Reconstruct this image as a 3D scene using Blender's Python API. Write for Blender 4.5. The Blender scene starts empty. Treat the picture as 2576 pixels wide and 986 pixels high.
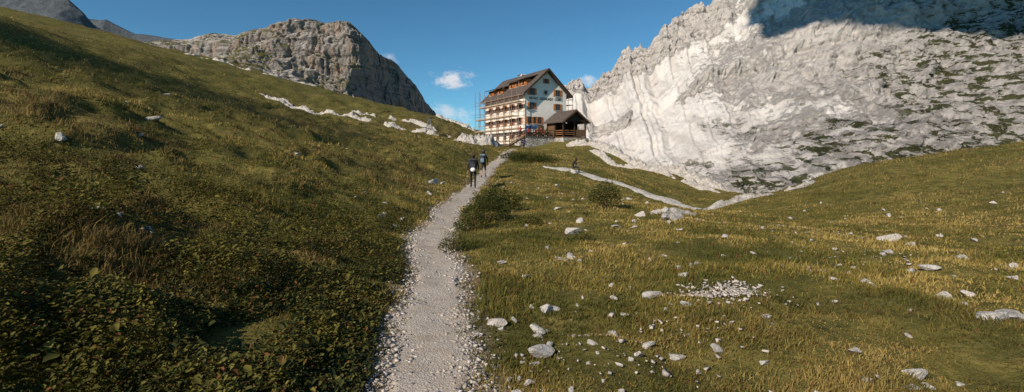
import bpy, bmesh, math, random
import numpy as np
from mathutils import Vector, Matrix
rng = np.random.default_rng(7); random.seed(7)
S = bpy.context.scene
C = S.collection
SUN=Vector((-.56,-.63,.53)).normalized()
# ------------------------------------------------------------------ noise
def _h(ix,iy,iz,seed):
    n = (ix.astype(np.int64)*374761393 + iy.astype(np.int64)*668265263 + iz.astype(np.int64)*1274126177 + seed*974711) & 0xffffffff
    n = ((n ^ (n>>13))*1274126177) & 0xffffffff
    n = (n ^ (n>>16)) & 0xffffff
    return n/float(0xffffff)
def vn(x,y,z=0.0,seed=0):
    x=np.asarray(x,float); y=np.asarray(y,float); z=np.zeros_like(x)+z
    ix=np.floor(x); iy=np.floor(y); iz=np.floor(z)
    fx=x-ix; fy=y-iy; fz=z-iz
    fx=fx*fx*(3-2*fx); fy=fy*fy*(3-2*fy); fz=fz*fz*(3-2*fz)
    def c(a,b,d): return _h(ix+a,iy+b,iz+d,seed)
    x00=c(0,0,0)*(1-fx)+c(1,0,0)*fx; x10=c(0,1,0)*(1-fx)+c(1,1,0)*fx
    x01=c(0,0,1)*(1-fx)+c(1,0,1)*fx; x11=c(0,1,1)*(1-fx)+c(1,1,1)*fx
    return (x00*(1-fy)+x10*fy)*(1-fz)+(x01*(1-fy)+x11*fy)*fz
def fbm(x,y,z=0.0,o=4,seed=0,g=.5):
    s=0;a=1;t=0
    for i in range(o):
        s=s+a*vn(x*2**i,y*2**i,z*2**i,seed+i*17); t+=a; a*=g
    return s/t
def ridged(x,y,z=0.0,o=4,seed=0,g=.5):
    s=0;a=1;t=0
    for i in range(o):
        n=vn(x*2**i,y*2**i,z*2**i,seed+i*17); s=s+a*(1-np.abs(2*n-1)); t+=a; a*=g
    return s/t
def sst(a,b,x):
    t=np.clip((x-a)/(b-a),0,1); return t*t*(3-2*t)
# ------------------------------------------------------------------ mesh helpers
def fast_mesh(name, V, F, smooth=False, col=None):
    me=bpy.data.meshes.new(name); V=np.ascontiguousarray(V,dtype=np.float32); F=np.ascontiguousarray(F,dtype=np.int32)
    k=F.shape[1]
    me.vertices.add(len(V)); me.vertices.foreach_set("co",V.ravel())
    me.loops.add(F.size); me.loops.foreach_set("vertex_index",F.ravel())
    me.polygons.add(len(F)); me.polygons.foreach_set("loop_start",np.arange(0,F.size,k,dtype=np.int32))
    try: me.polygons.foreach_set("loop_total",np.full(len(F),k,dtype=np.int32))
    except Exception: pass
    if smooth: me.polygons.foreach_set("use_smooth",np.ones(len(F),dtype=bool))
    if col is not None:
        a=me.color_attributes.new("col","FLOAT_COLOR","POINT")
        c=np.ones((len(V),4),np.float32); c[:,:3]=col; a.data.foreach_set("color",c.ravel())
    me.update(calc_edges=True); me.validate()
    return me
def addobj(name, me, mat=None, parent=None, loc=(0,0,0), rot=(0,0,0), **props):
    o=bpy.data.objects.new(name,me); C.objects.link(o)
    if mat is not None and me is not None: 
        if len(me.materials)==0: me.materials.append(mat)
    if parent: o.parent=parent
    o.location=loc; o.rotation_euler=rot
    for k,v in props.items(): o[k]=v
    return o
def gridF(nu,nv):
    i=np.arange(nu-1)[:,None]*nv+np.arange(nv-1)[None,:]; i=i.ravel()
    return np.stack([i,i+nv,i+nv+1,i+1],1)
def boxes_mesh(name,L,bevel=0.0):
    bm=bmesh.new()
    for b in L:
        cx,cy,cz,sx,sy,sz=b[:6]
        M=Matrix.Translation((cx,cy,cz))@(b[6] if len(b)>6 else Matrix.Identity(4))@Matrix.Diagonal((sx,sy,sz,1))
        bmesh.ops.create_cube(bm,size=1,matrix=M)
    if bevel>0: bmesh.ops.bevel(bm,geom=bm.edges[:],offset=bevel,segments=1,affect='EDGES')
    me=bpy.data.meshes.new(name); bm.to_mesh(me); bm.free(); return me
def rods_mesh(name,L,seg=8):
    bm=bmesh.new()
    for p0,p1,r0,r1 in L:
        p0=Vector(p0);p1=Vector(p1);d=p1-p0
        M=Matrix.Translation((p0+p1)/2)@d.to_track_quat('Z','Y').to_matrix().to_4x4()
        bmesh.ops.create_cone(bm,segments=seg,radius1=r0,radius2=r1,depth=d.length,cap_ends=True,matrix=M)
    me=bpy.data.meshes.new(name); bm.to_mesh(me); bm.free(); return me
def prism_mesh(name,poly,y0,y1):
    n=len(poly); V=[(p[0],y0,p[1]) for p in poly]+[(p[0],y1,p[1]) for p in poly]
    F=[tuple(range(n)),tuple(range(2*n-1,n-1,-1))]+[(i,i+n,(i+1)%n+n,(i+1)%n) for i in range(n)]
    me=bpy.data.meshes.new(name); me.from_pydata(V,[],F)
    bm=bmesh.new(); bm.from_mesh(me); bmesh.ops.recalc_face_normals(bm,faces=bm.faces); bm.to_mesh(me); bm.free()
    return me
# ------------------------------------------------------------------ materials
def nd(nt,t,ins=None,**p):
    n=nt.nodes.new(t)
    for k,v in p.items(): setattr(n,k,v)
    for k,v in (ins or {}).items():
        s=n.inputs[k]
        if isinstance(v,bpy.types.NodeSocket): nt.links.new(v,s)
        else: s.default_value=v
    return n
def newmat(name,rough=.9,spec=.2):
    m=bpy.data.materials.new(name); m.use_nodes=True; nt=m.node_tree; b=nt.nodes['Principled BSDF']
    b.inputs['Roughness'].default_value=rough; b.inputs['Specular IOR Level'].default_value=spec
    return m,nt,b
def ramp(nt,fac,stops):
    r=nd(nt,'ShaderNodeValToRGB',{'Fac':fac}); e=r.color_ramp.elements
    while len(e)<len(stops): e.new(.5)
    for i,(p,c) in enumerate(stops):
        e[i].position=p; e[i].color=(*c,1) if len(c)==3 else c
    return r.outputs['Color']
def noise(nt,vec,scale,detail=4,rough=.55,dist=0):
    return nd(nt,'ShaderNodeTexNoise',{'Vector':vec,'Scale':scale,'Detail':detail,'Roughness':rough,'Distortion':dist}).outputs['Fac']
def mixc(nt,f,a,b,mode='MIX'):
    n=nt.nodes.new('ShaderNodeMix'); n.data_type='RGBA'; n.blend_type=mode
    for s,v in ((n.inputs[0],f),(n.inputs[6],a),(n.inputs[7],b)):
        if isinstance(v,bpy.types.NodeSocket): nt.links.new(v,s)
        else: s.default_value=v if not isinstance(v,tuple) else (*v,1)
    return n.outputs[2]
def mth(nt,op,a,b=0.0,c=None,clamp=False):
    n=nt.nodes.new('ShaderNodeMath'); n.operation=op; n.use_clamp=clamp
    for i,v in enumerate((a,b) if c is None else (a,b,c)):
        if isinstance(v,bpy.types.NodeSocket): nt.links.new(v,n.inputs[i])
        else: n.inputs[i].default_value=v
    return n.outputs[0]
def sstep(nt,v,a,b):
    n=nd(nt,'ShaderNodeMapRange',{'Value':v,'From Min':a,'From Max':b},interpolation_type='SMOOTHSTEP'); return n.outputs[0]
def bump(nt,b,h,st,dist):
    n=nd(nt,'ShaderNodeBump',{'Height':h,'Strength':st,'Distance':dist}); nt.links.new(n.outputs[0],b.inputs['Normal'])
def objpos(nt,scale=(1,1,1)):
    t=nd(nt,'ShaderNodeTexCoord').outputs['Object']
    return nd(nt,'ShaderNodeMapping',{'Vector':t,'Scale':scale}).outputs[0]
def geopos(nt,scale=(1,1,1),rot=(0,0,0)):
    t=nd(nt,'ShaderNodeNewGeometry').outputs['Position']
    return nd(nt,'ShaderNodeMapping',{'Vector':t,'Scale':scale,'Rotation':rot}).outputs[0]
def plain(name,c,var=.25,scale=6,rough=.8,bumpd=.0,spec=.2):
    m,nt,b=newmat(name,rough,spec); p=objpos(nt)
    f=noise(nt,p,scale,5)
    d=tuple(x*(1-var) for x in c); l=tuple(min(1,x*(1+var)) for x in c)
    nt.links.new(ramp(nt,f,[(.3,d),(.7,l)]),b.inputs['Base Color'])
    if bumpd: bump(nt,b,f,.6,bumpd)
    return m
def rockmat(name,pale,dark,green,sc,veg=.5,vegscale=1.0,strata=.5,warm=(.42,.32,.25),alt=260,bd=3.5,vn0=.3):
    m,nt,b=newmat(name,.95,.1)
    P=geopos(nt,(1,1,1)); sl=geopos(nt,(1,1,.3)) 
    n1=noise(nt,P,.02*sc,8,.65); n2=noise(nt,sl,.12*sc,6,.7)
    st=noise(nt,geopos(nt,(.12,.12,1.6),(.10,.06,0)),.12*sc,5,.6,.6)
    N=nd(nt,'ShaderNodeSeparateXYZ',{'Vector':nd(nt,'ShaderNodeNewGeometry').outputs['Normal']}).outputs['Z']
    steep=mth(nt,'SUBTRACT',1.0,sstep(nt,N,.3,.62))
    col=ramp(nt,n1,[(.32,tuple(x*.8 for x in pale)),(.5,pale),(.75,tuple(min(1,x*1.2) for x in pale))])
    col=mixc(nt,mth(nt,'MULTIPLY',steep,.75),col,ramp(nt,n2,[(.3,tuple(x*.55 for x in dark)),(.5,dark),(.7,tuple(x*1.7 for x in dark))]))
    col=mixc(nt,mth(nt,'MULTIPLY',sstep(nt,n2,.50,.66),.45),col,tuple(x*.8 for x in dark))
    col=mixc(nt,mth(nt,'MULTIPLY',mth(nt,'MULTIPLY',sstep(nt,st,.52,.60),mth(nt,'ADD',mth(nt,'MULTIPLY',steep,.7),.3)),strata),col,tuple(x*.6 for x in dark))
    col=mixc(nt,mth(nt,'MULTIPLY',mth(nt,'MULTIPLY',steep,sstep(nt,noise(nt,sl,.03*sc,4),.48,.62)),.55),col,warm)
    vs=geopos(nt,(1,1,2.2))
    v=noise(nt,vs,.035*sc*vegscale,9,.72,.4)
    v2=noise(nt,P,.006*sc*vegscale,3)
    vf=mth(nt,'ADD',mth(nt,'MULTIPLY',v,.75),mth(nt,'MULTIPLY',v2,.35))
    Z=nd(nt,'ShaderNodeSeparateXYZ',{'Vector':P}).outputs['Z']
    vf=mth(nt,'MULTIPLY',mth(nt,'MULTIPLY',sstep(nt,vf,.62-veg*.16,.66-veg*.16),sstep(nt,N,vn0,vn0+.25)),sstep(nt,Z,alt,alt*.3))
    col=mixc(nt,vf,col,green)
    nt.links.new(col,b.inputs['Base Color'])
    hb=mth(nt,'ADD',mth(nt,'ADD',n1,mth(nt,'MULTIPLY',n2,.9)),noise(nt,P,.3*sc,6,.75))
    bump(nt,b,hb,1.0,bd/sc)
    return m
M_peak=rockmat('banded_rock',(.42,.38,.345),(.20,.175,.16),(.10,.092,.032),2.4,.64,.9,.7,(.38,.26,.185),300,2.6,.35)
M_far=rockmat('far_rock',(.13,.145,.155),(.075,.085,.095),(.05,.06,.035),1.0,.5,1.0,.4,(.13,.13,.13))
def mountainmat():
    m,nt,b=newmat('pale_dolomite',.95,.1)
    P=geopos(nt); X=nd(nt,'ShaderNodeSeparateXYZ',{'Vector':P}); Z=X.outputs['Z']; Xx=X.outputs['X']
    n1=noise(nt,P,.012,8,.62); n2=noise(nt,geopos(nt,(1,1,.5)),.09,8,.70,.4); fan=noise(nt,geopos(nt,(1,.22,.16)),.04,8,.65,.5)
    fine=noise(nt,P,.4,6,.75); mid=noise(nt,P,.06,8,.72)
    cliff=nd(nt,'ShaderNodeAttribute',attribute_name='cliff').outputs['Fac']
    scree=mixc(nt,sstep(nt,fan,.42,.60),(.70,.645,.60),(.56,.51,.47))
    scree=mixc(nt,mth(nt,'MULTIPLY',sstep(nt,mid,.52,.68),.45),scree,(.45,.405,.37))
    rock=ramp(nt,n2,[(.30,(.30,.265,.245)),(.48,(.50,.45,.415)),(.7,(.64,.585,.54))])
    st=noise(nt,geopos(nt,(.15,.15,1.4),(.12,.08,0)),.09,5,.6,.6)
    rock=mixc(nt,mth(nt,'MULTIPLY',sstep(nt,st,.52,.6),.4),rock,(.34,.30,.275))
    f=sstep(nt,mth(nt,'ADD',cliff,mth(nt,'MULTIPLY',mth(nt,'SUBTRACT',mid,.5),2.4)),.25,.7)
    col=mixc(nt,f,scree,rock)
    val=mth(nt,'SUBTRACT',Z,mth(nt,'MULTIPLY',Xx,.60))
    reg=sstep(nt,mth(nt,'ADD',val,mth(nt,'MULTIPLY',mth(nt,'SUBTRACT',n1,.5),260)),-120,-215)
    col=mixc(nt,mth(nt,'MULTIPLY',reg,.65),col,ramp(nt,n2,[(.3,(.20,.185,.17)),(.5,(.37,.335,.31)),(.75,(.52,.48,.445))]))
    v=noise(nt,geopos(nt,(1,.6,2.0),(0,.45,0)),.05,9,.72,.5)
    low=mth(nt,'MULTIPLY',sstep(nt,Z,35,-25),sstep(nt,n1,.42,.52))
    vth=mth(nt,'ADD',v,mth(nt,'MULTIPLY',mth(nt,'MAXIMUM',reg,mth(nt,'MULTIPLY',low,.95)),.10))
    vf=mth(nt,'MULTIPLY',sstep(nt,vth,.61,.635),mth(nt,'MAXIMUM',reg,low))
    col=mixc(nt,vf,col,mixc(nt,sstep(nt,fine,.4,.6),(.04,.045,.022),(.085,.08,.036)))
    nt.links.new(col,b.inputs['Base Color'])
    hb=mth(nt,'ADD',mth(nt,'ADD',mth(nt,'MULTIPLY',mth(nt,'MULTIPLY',n2,mth(nt,'ADD',f,.15)),3.0),mth(nt,'MULTIPLY',fine,.6)),mth(nt,'MULTIPLY',mid,2.5))
    bump(nt,b,hb,1.0,1.7); return m
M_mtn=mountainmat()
def stonemat(name,a,bc,sc):
    m,nt,b=newmat(name,.92,.15); P=geopos(nt); n=noise(nt,P,sc,8,.65); n2=noise(nt,P,sc*6,6,.7)
    v=nd(nt,'ShaderNodeTexVoronoi',{'Vector':P,'Scale':sc*1.3},feature='DISTANCE_TO_EDGE').outputs['Distance']
    col=ramp(nt,n,[(.3,a),(.55,bc),(.8,tuple(min(1,x*1.12) for x in bc))])
    col=mixc(nt,mth(nt,'MULTIPLY',sstep(nt,n2,.52,.66),.45),col,tuple(x*.5 for x in a))
    col=mixc(nt,mth(nt,'MULTIPLY',sstep(nt,v,.07,.0),.5),col,tuple(x*.4 for x in a))
    nt.links.new(col,b.inputs['Base Color']); bump(nt,b,mth(nt,'ADD',n,n2),1.0,.2/sc); return m
M_lime=stonemat('limestone',(.36,.32,.28),(.60,.545,.485),1.5)
M_rock=stonemat('boulder_stone',(.38,.345,.31),(.60,.55,.50),9)
M_trail=stonemat('gravel_trail',(.46,.415,.36),(.62,.565,.50),3)
def masonry():
    m,nt,b=newmat('dry_stone_masonry',.95,.1); P=objpos(nt,(1,1,1.5))
    v=nd(nt,'ShaderNodeTexVoronoi',{'Vector':P,'Scale':2.6}); e=nd(nt,'ShaderNodeTexVoronoi',{'Vector':P,'Scale':2.6},feature='DISTANCE_TO_EDGE').outputs['Distance']
    c=ramp(nt,nd(nt,'ShaderNodeSeparateColor',{'Color':v.outputs['Color']}).outputs[0],[(0,(.34,.30,.26)),(.5,(.54,.49,.43)),(1,(.68,.63,.57))])
    c=mixc(nt,sstep(nt,e,.07,.0),c,(.11,.10,.085)); nt.links.new(c,b.inputs['Base Color']); bump(nt,b,sstep(nt,e,0,.15),.9,.08); return m
M_mason=masonry()
def groundmat():
    m,nt,b=newmat('alpine_turf',.95,.05); P=geopos(nt)
    n1=noise(nt,P,.35,7,.65); n2=noise(nt,P,2.2,7,.7); n3=noise(nt,P,14,5,.7); n4=noise(nt,P,.06,4)
    c=ramp(nt,n2,[(.30,(.040,.038,.013)),(.46,(.12,.105,.03)),(.60,(.21,.165,.048)),(.8,(.28,.215,.085))])
    c=mixc(nt,mth(nt,'MULTIPLY',sstep(nt,n1,.42,.62),.5),c,(.075,.078,.022))
    c=mixc(nt,mth(nt,'MULTIPLY',sstep(nt,n4,.5,.65),.5),c,(.14,.10,.045))
    c=mixc(nt,mth(nt,'MULTIPLY',sstep(nt,n3,.5,.72),.35),c,(.25,.20,.08))
    d=nd(nt,'ShaderNodeAttribute',attribute_name='dirt').outputs['Fac']
    c=mixc(nt,sstep(nt,mth(nt,'ADD',d,mth(nt,'MULTIPLY',mth(nt,'SUBTRACT',n3,.5),.9)),.42,.68),c,(.30,.23,.16))
    nt.links.new(c,b.inputs['Base Color'])
    bump(nt,b,mth(nt,'ADD',n2,mth(nt,'MULTIPLY',n3,.4)),1.0,.10); return m
M_ground=groundmat()
def pathmat():
    m,nt,b=newmat('path_gravel',.95,.1); P=geopos(nt)
    v=nd(nt,'ShaderNodeTexVoronoi',{'Vector':P,'Scale':60,'Randomness':1.0}); e=v.outputs['Distance']
    n=noise(nt,P,1.6,7,.65); n2=noise(nt,P,22,7,.75)
    c=ramp(nt,n,[(.3,(.38,.305,.24)),(.55,(.51,.43,.355)),(.8,(.58,.505,.435))])
    c=mixc(nt,mth(nt,'MULTIPLY',sstep(nt,n2,.50,.68),.4),c,(.31,.245,.19))
    c2=ramp(nt,nd(nt,'ShaderNodeSeparateColor',{'Color':v.outputs['Color']}).outputs[0],[(0,(.32,.265,.22)),(.6,(.50,.43,.365)),(1,(.64,.58,.515))])
    c=mixc(nt,mth(nt,'MULTIPLY',sstep(nt,noise(nt,P,4,5),.45,.6),.6),c,c2)
    nt.links.new(c,b.inputs['Base Color']); bump(nt,b,mth(nt,'ADD',mth(nt,'MULTIPLY',e,-.7),mth(nt,'MULTIPLY',n2,1.2)),.8,.014); return m
M_path=pathmat()
def attrmat(name,rough=.8,trans=.3):
    m,nt,b=newmat(name,rough,.15)
    a=nd(nt,'ShaderNodeAttribute',attribute_name='col').outputs['Color']
    nt.links.new(a,b.inputs['Base Color'])
    if trans:
        t=nd(nt,'ShaderNodeBsdfTranslucent',{'Color':a}); mx=nd(nt,'ShaderNodeMixShader',{0:trans,1:b.outputs[0],2:t.outputs[0]})
        nt.links.new(mx.outputs[0],nt.nodes['Material Output'].inputs[0])
    return m
M_grass=attrmat('grass_blades',.75,.35); M_leaf=attrmat('leaves',.6,.3); M_peb=attrmat('pebbles',.95,0)

# ------------------------------------------------------------------ terrain
CP=[(-.5,0,0),(-.56,3.4,0),(-1,6,0),(-1.7,10,0),(-2.04,15,0),(-2.1,20,0),(-2.1,27,0),(-2,35,.45),(-1.7,42,1.0),(-.75,50,1.8),(-.65,60,2.3),(.1,70,2.8),
(-3,-6,0),(5,-6,0),(-15,-6,3.4),(20,-6,1.5),
(-2.6,3,.12),(-4,4,.55),(-8,4,1.5),(-15,4,3.5),(-30,4,8),
(-4.2,10,.35),(-7,15,1.2),(-12,15,2.7),(-20,15,5),(-40,15,11),
(-5,27,.6),(-8,30,1.3),(-16,30,3.6),(-32,30,8.6),(-60,30,17),
(-5,45,1.6),(-18,45,4.0),(-9,60,2.9),(-20,60,4.8),(-40,60,10.2),(-70,60,20),
(-8,80,3.9),(-18,85,4.7),(-33,85,7.9),(-50,85,11.8),(-15,100,5.7),(-30,100,9.0),(-50,100,13.2),(-80,100,24),(-110,100,30),
(-13,180,10.5),(-27,180,12.7),(-43,180,17.4),(-66,180,22.8),(-88,180,31.7),(-130,180,41),(-160,180,50),(-195,180,53.5),
(-18,250,6),(-60,250,14),(-120,250,28),(-180,250,42),(-240,250,50),
(3,4,0),(8,4,-.05),(15,4,.6),(30,4,1.8),(3,10,0),(8,10,-.25),(15,10,.1),(25,10,1.2),(4,20,-.2),(10,20,-.95),(18,20,-.6),(28,20,.6),(40,20,2.0),
(.5,27,.0),(4,30,-.4),(12,30,-1.7),(5.1,38,.45),(9.1,35,-.65),(12.5,31,-1.75),(1.6,45,1.1),(5,50,1.4),(10.5,50,.3),(12.7,42,-.9),(8,60,1.7),(12.5,60,.6),(7,44,.7),(15.5,48,-1.3),
(9.6,77.3,4.1),(11.5,71,3.3),(14.7,65,1.8),(18.9,55,-.3),(22.5,48,-2.0),
(15,32,-1.2),(19.9,34,-.75),(25.7,38,.5),(33.7,40,.75),(45,42,2.2),(60,40,3.2),
(17,40,-2.8),(30,50,-6),(40,56,-8),(30,65,-10),(24,78,-7),(60,60,-5),(70,80,-12),(100,60,-8),
(3,60,2.2),(5,70,2.7),(2,77,3.2),(5,77,3.1),(7,75,3.0),(9.5,72,3.2),(13,80,4.5),(-5,85,3.7),(-6,96,3.9),(6,90,4),(0,110,4),(10,100,1),(0,150,4),(20,120,-10),(30,180,-25),(70,180,-35),(110,120,-28),(150,180,-45),(5,230,0)]
CP=np.array(CP,float)
cx=CP[:,:2]/50.0
def _U(r2): return np.where(r2>1e-12, .5*r2*np.log(np.maximum(r2,1e-12)),0)
n=len(CP); D2=((cx[:,None]-cx[None])**2).sum(-1)
A=np.zeros((n+3,n+3)); A[:n,:n]=_U(D2)+np.eye(n)*1e-4; A[:n,n]=1; A[:n,n+1:]=cx; A[n,:n]=1; A[n+1:,:n]=cx.T
W=np.linalg.solve(A,np.concatenate([CP[:,2],[0,0,0]]))
def tps(x,y):
    x=np.asarray(x,float).ravel()/50; y=np.asarray(y,float).ravel()/50; o=np.empty_like(x)
    for i in range(0,len(x),40000):
        a=x[i:i+40000];b=y[i:i+40000]
        r2=(a[:,None]-cx[None,:,0])**2+(b[:,None]-cx[None,:,1])**2
        o[i:i+40000]=_U(r2)@W[:n]+W[n]+W[n+1]*a+W[n+2]*b
    return o
PY=np.array([-8,0,3.4,6,10,15,20,27,35,42,50,60,70,74]); PX=np.array([-.25,-.40,-.52,-.98,-1.7,-2.04,-2.1,-2.1,-2.0,-1.7,-.75,-.65,.1,.4])
def path_x(y): 
    return (np.interp(y-.8,PY,PX)+np.interp(y,PY,PX)+np.interp(y+.8,PY,PX))/3+.07*np.sin(y*1.1)
def path_d(x,y): return np.where(y<75,np.abs(x-path_x(y)),50.)
HC=np.array([2.2,82.0]); TH=math.radians(30); HB=3.5
def hut_local(x,y):
    dx=x-HC[0]; dy=y-HC[1]; return dx*math.cos(TH)+dy*math.sin(TH), -dx*math.sin(TH)+dy*math.cos(TH)
def hut_w(a,b): return HC[0]+a*math.cos(TH)-b*math.sin(TH), HC[1]+a*math.sin(TH)+b*math.cos(TH)
def mounds(x,y):
    wx=x+.9*vn(x/2.3,y/2.3,0,201); wy=y+.9*vn(x/2.3,y/2.3,0,202)
    return ridged(wx/1.9,wy/1.5,0,2,3)
def hummocks(x,y):
    wx=x+2*vn(x/6,y/6,0,203); wy=y+2*vn(x/6,y/6,0,204)
    return ridged(wx/5.0,wy/3.8,0,2,23)
def ground_h(x,y):
    sh=np.shape(x); x=np.asarray(x,float).ravel(); y=np.asarray(y,float).ravel()
    xc=np.clip(x,-300,200); yc=np.clip(y,-30,300)
    z=tps(xc,yc)
    d=path_d(x,y); k=sst(.45,1.6,d)
    left=sst(1.0,4.5,path_x(np.clip(y,-8,74))-x)
    a,b=hut_local(x,y); hk=1-sst(8,0,np.maximum(np.abs(a-4.4)-4.4,np.abs(b-5)-11))*.85
    m1=mounds(x,y)-.5; m2=fbm(x/.7,y/.7,0,3,5)-.5; m3=fbm(x/7,y/7,0,3,9)-.5; m4=fbm(x/22,y/22,0,3,19)-.5; m5=hummocks(x,y)-.5
    far=sst(12,45,np.hypot(x,y))
    z=z+k*hk*(left*(m1*.74+m2*.26+m3*(.4+far*.7)+m4*far*1.6+m5*(.6+.8*far))+(1-left)*(m2*.16+m3*.20+m1*.20+m5*.10))
    z=z-.07*np.exp(-(d/.7)**2)
    w=sst(250,360,y)+sst(230,330,-x)+sst(130,220,x)+sst(25,60,-y); w=np.clip(w,0,1)
    z=z*(1-w)+w*-70
    return z.reshape(sh)
nx,ny=980,820
u=np.linspace(-1,1,nx); X=4000*np.sinh(7.6*u)/np.sinh(7.6)
v=np.linspace(-.35,1,ny); Y=3+5000*np.sinh(7.8*v)/np.sinh(7.8)
GX,GY=np.meshgrid(X,Y,indexing='ij'); GZ=ground_h(GX,GY)
me=fast_mesh('ground',np.stack([GX.ravel(),GY.ravel(),GZ.ravel()],1),gridF(nx,ny),True)
at=me.attributes.new('dirt','FLOAT','POINT')
dd=path_d(GX.ravel(),GY.ravel()); dirt=np.exp(-(dd/.78)**2)
at.data.foreach_set('value',dirt.astype(np.float32))
addobj('ground',me,M_ground,kind='structure',label='tussocky olive green alpine turf sloping below the hut',category='ground')
py=np.concatenate([np.arange(-3,12,.04),np.arange(12,73,.15)]); pu=np.linspace(-1,1,25)
hw=.50+.12*(fbm(py/1.1,py*0,0,3,2)-.5)*2
hw=hw*np.interp(py,[0,4,8,72],[.88,.92,1.0,1.1])
PXX=path_x(py)[:,None]+pu[None]*hw[:,None]+(np.abs(pu[None])>.6)*(fbm(py/.25,py*0,0,3,8)[:,None]-.5)*.45*pu[None]
PYY=py[:,None]+0*pu[None]
PZ=ground_h(PXX,PYY)+.03-.08*np.abs(pu[None])**4+.03*(fbm(PXX/.25,PYY/.25,0,3,4)-.5)+.03*sst(15,40,PYY)
addobj('path',fast_mesh('path',np.stack([PXX.ravel(),PYY.ravel(),PZ.ravel()],1),gridF(len(py),25),True),M_path,kind='structure',label='pale gravel footpath leading up to the hut',category='path')

RIBS=[]
def ribbon(name,pts,width,height,mat,seed,label,cat,kind=None,du=.35,rough=1.0,group=None,base=-.10,keep=.42):
    pts=np.array(pts,float); seg=np.hypot(*(np.diff(pts,axis=0).T)); s=np.concatenate([[0],np.cumsum(seg)])
    t=np.arange(0,s[-1],du); x=np.interp(t,s,pts[:,0]); y=np.interp(t,s,pts[:,1])
    wob=(fbm(t/6,t*0,0,3,seed)-.5)*width*1.4
    tx=np.gradient(x);ty=np.gradient(y);L=np.hypot(tx,ty); nxn=-ty/L; nyn=tx/L
    nv=25; vv=np.linspace(-1,1,nv); E=min(2.5,s[-1]*.3)
    wd=width*(.3+1.1*fbm(t/3,t*0+3,0,4,seed+5)); e=np.minimum(sst(0,E,t),sst(0,E,s[-1]-t)); wd=wd*(.3+.7*e)
    XX=x[:,None]+nxn[:,None]*(wob[:,None]+vv[None]*wd[:,None]/2); YY=y[:,None]+nyn[:,None]*(wob[:,None]+vv[None]*wd[:,None]/2)
    prof=np.clip(1-np.abs(vv)**3,0,1)[None]
    f=.55 if kind is None else 1
    if width<1.4: f=.25
    cr=np.floor(fbm(XX/(1.5*f),YY/(1.5*f),0,3,seed+9)*8)/8*.7+(fbm(XX/(.45*f),YY/(.45*f),0,3,seed+2)-.35)*.8
    gs=3.0 if width>=1.4 else .6
    gap=sst(keep-.10,keep+.03,fbm(XX/gs,YY/gs,0,3,seed+31)) if kind is None else 1.0
    ZZ=ground_h(XX,YY)+base+height*prof*(.22+rough*cr)*gap*(.2+.8*e[:,None])-.10*(1-gap)
    o=addobj(name,fast_mesh(name,np.stack([XX.ravel(),YY.ravel(),ZZ.ravel()],1),gridF(len(t),nv),False),mat,label=label,category=cat)
    RIBS.append((x+nxn*wob,y+nyn*wob,width*(.32 if kind is None else .42)))
    if kind:o['kind']=kind
    if group:o['group']=group
    return o
G='limestone ledges breaking through the turf'
ribbon('rock_outcrop',[(-55,104),(-42,101),(-30,99),(-22,98),(-14,97)],2.0,1.15,M_lime,11,'long pale limestone ledge crossing the grassy slope','rock',group=G,du=.2,keep=.36)
ribbon('rock_outcrop',[(-38,112),(-26,109),(-17,105),(-10,101)],1.6,.9,M_lime,12,'low broken limestone ledge on the slope beside the hut','rock',group=G,du=.2,keep=.42)
ribbon('rock_outcrop',[(-24,152),(-15,142),(-9,132)],3,1.5,M_lime,13,'weathered limestone ledge on the hill crest behind the hut','rock',group=G)
ribbon('rock_outcrop',[(9.4,76.6),(11.5,71),(14.7,65),(18.9,55),(22.5,48)],2.4,1.35,M_lime,14,'white limestone rib descending along the meadow edge','rock',group=G,du=.16,keep=.36)
ribbon('rock_outcrop',[(11.0,66),(14,58),(17,52),(20.3,46)],1.5,.8,M_lime,15,'thin limestone rib parallel to the larger one','rock',group=G,du=.16,keep=.38)
ribbon('rock_outcrop',[(11.8,30.0),(13.5,31.2),(15.5,32),(18,33.2),(20.5,34.3),(23,36.0)],1.5,.5,M_lime,16,'limestone edge where the meadow drops away','rock',group=G,du=.1,keep=.34)
ribbon('rock_outcrop',[(-9.5,74),(-6,73),(-3.5,75.5),(-1.5,77)],3.0,2.2,M_lime,17,'jagged white limestone blocks below the hut wall','rock',du=.15,group=G,keep=.34)
ribbon('rock_outcrop',[(-5.5,67),(-4,70),(-3,73)],1.6,1.0,M_lime,21,'low limestone blocks at the path bend near the hut','rock',du=.15,group=G)
ribbon('rock_outcrop',[(4.7,16.2),(5.5,16.8),(6.4,17.6)],1.2,.22,M_lime,18,'flat limestone slab lying in the meadow','rock',du=.04,group=G,keep=.42,base=.0)
ribbon('rock_outcrop',[(4.1,13.7),(4.6,14.2),(5.2,14.8)],1.0,.18,M_lime,22,'small flat limestone slab in the meadow','rock',du=.04,group=G,keep=.42,base=.0)
ribbon('rock_outcrop',[(-102,146),(-85,150),(-66,154),(-48,160)],3,1.0,M_lime,19,'thin limestone ledge high on the dark slope','rock',group=G,keep=.46)
ribbon('trail',[(3.4,42),(4.2,40.5),(6,37.5),(9.1,35),(11,32.6),(12.4,30.6)],1.9,.24,M_trail,23,'narrow white gravel side trail crossing the meadow','path',kind='structure',du=.12,rough=.3,base=.02)

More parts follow.
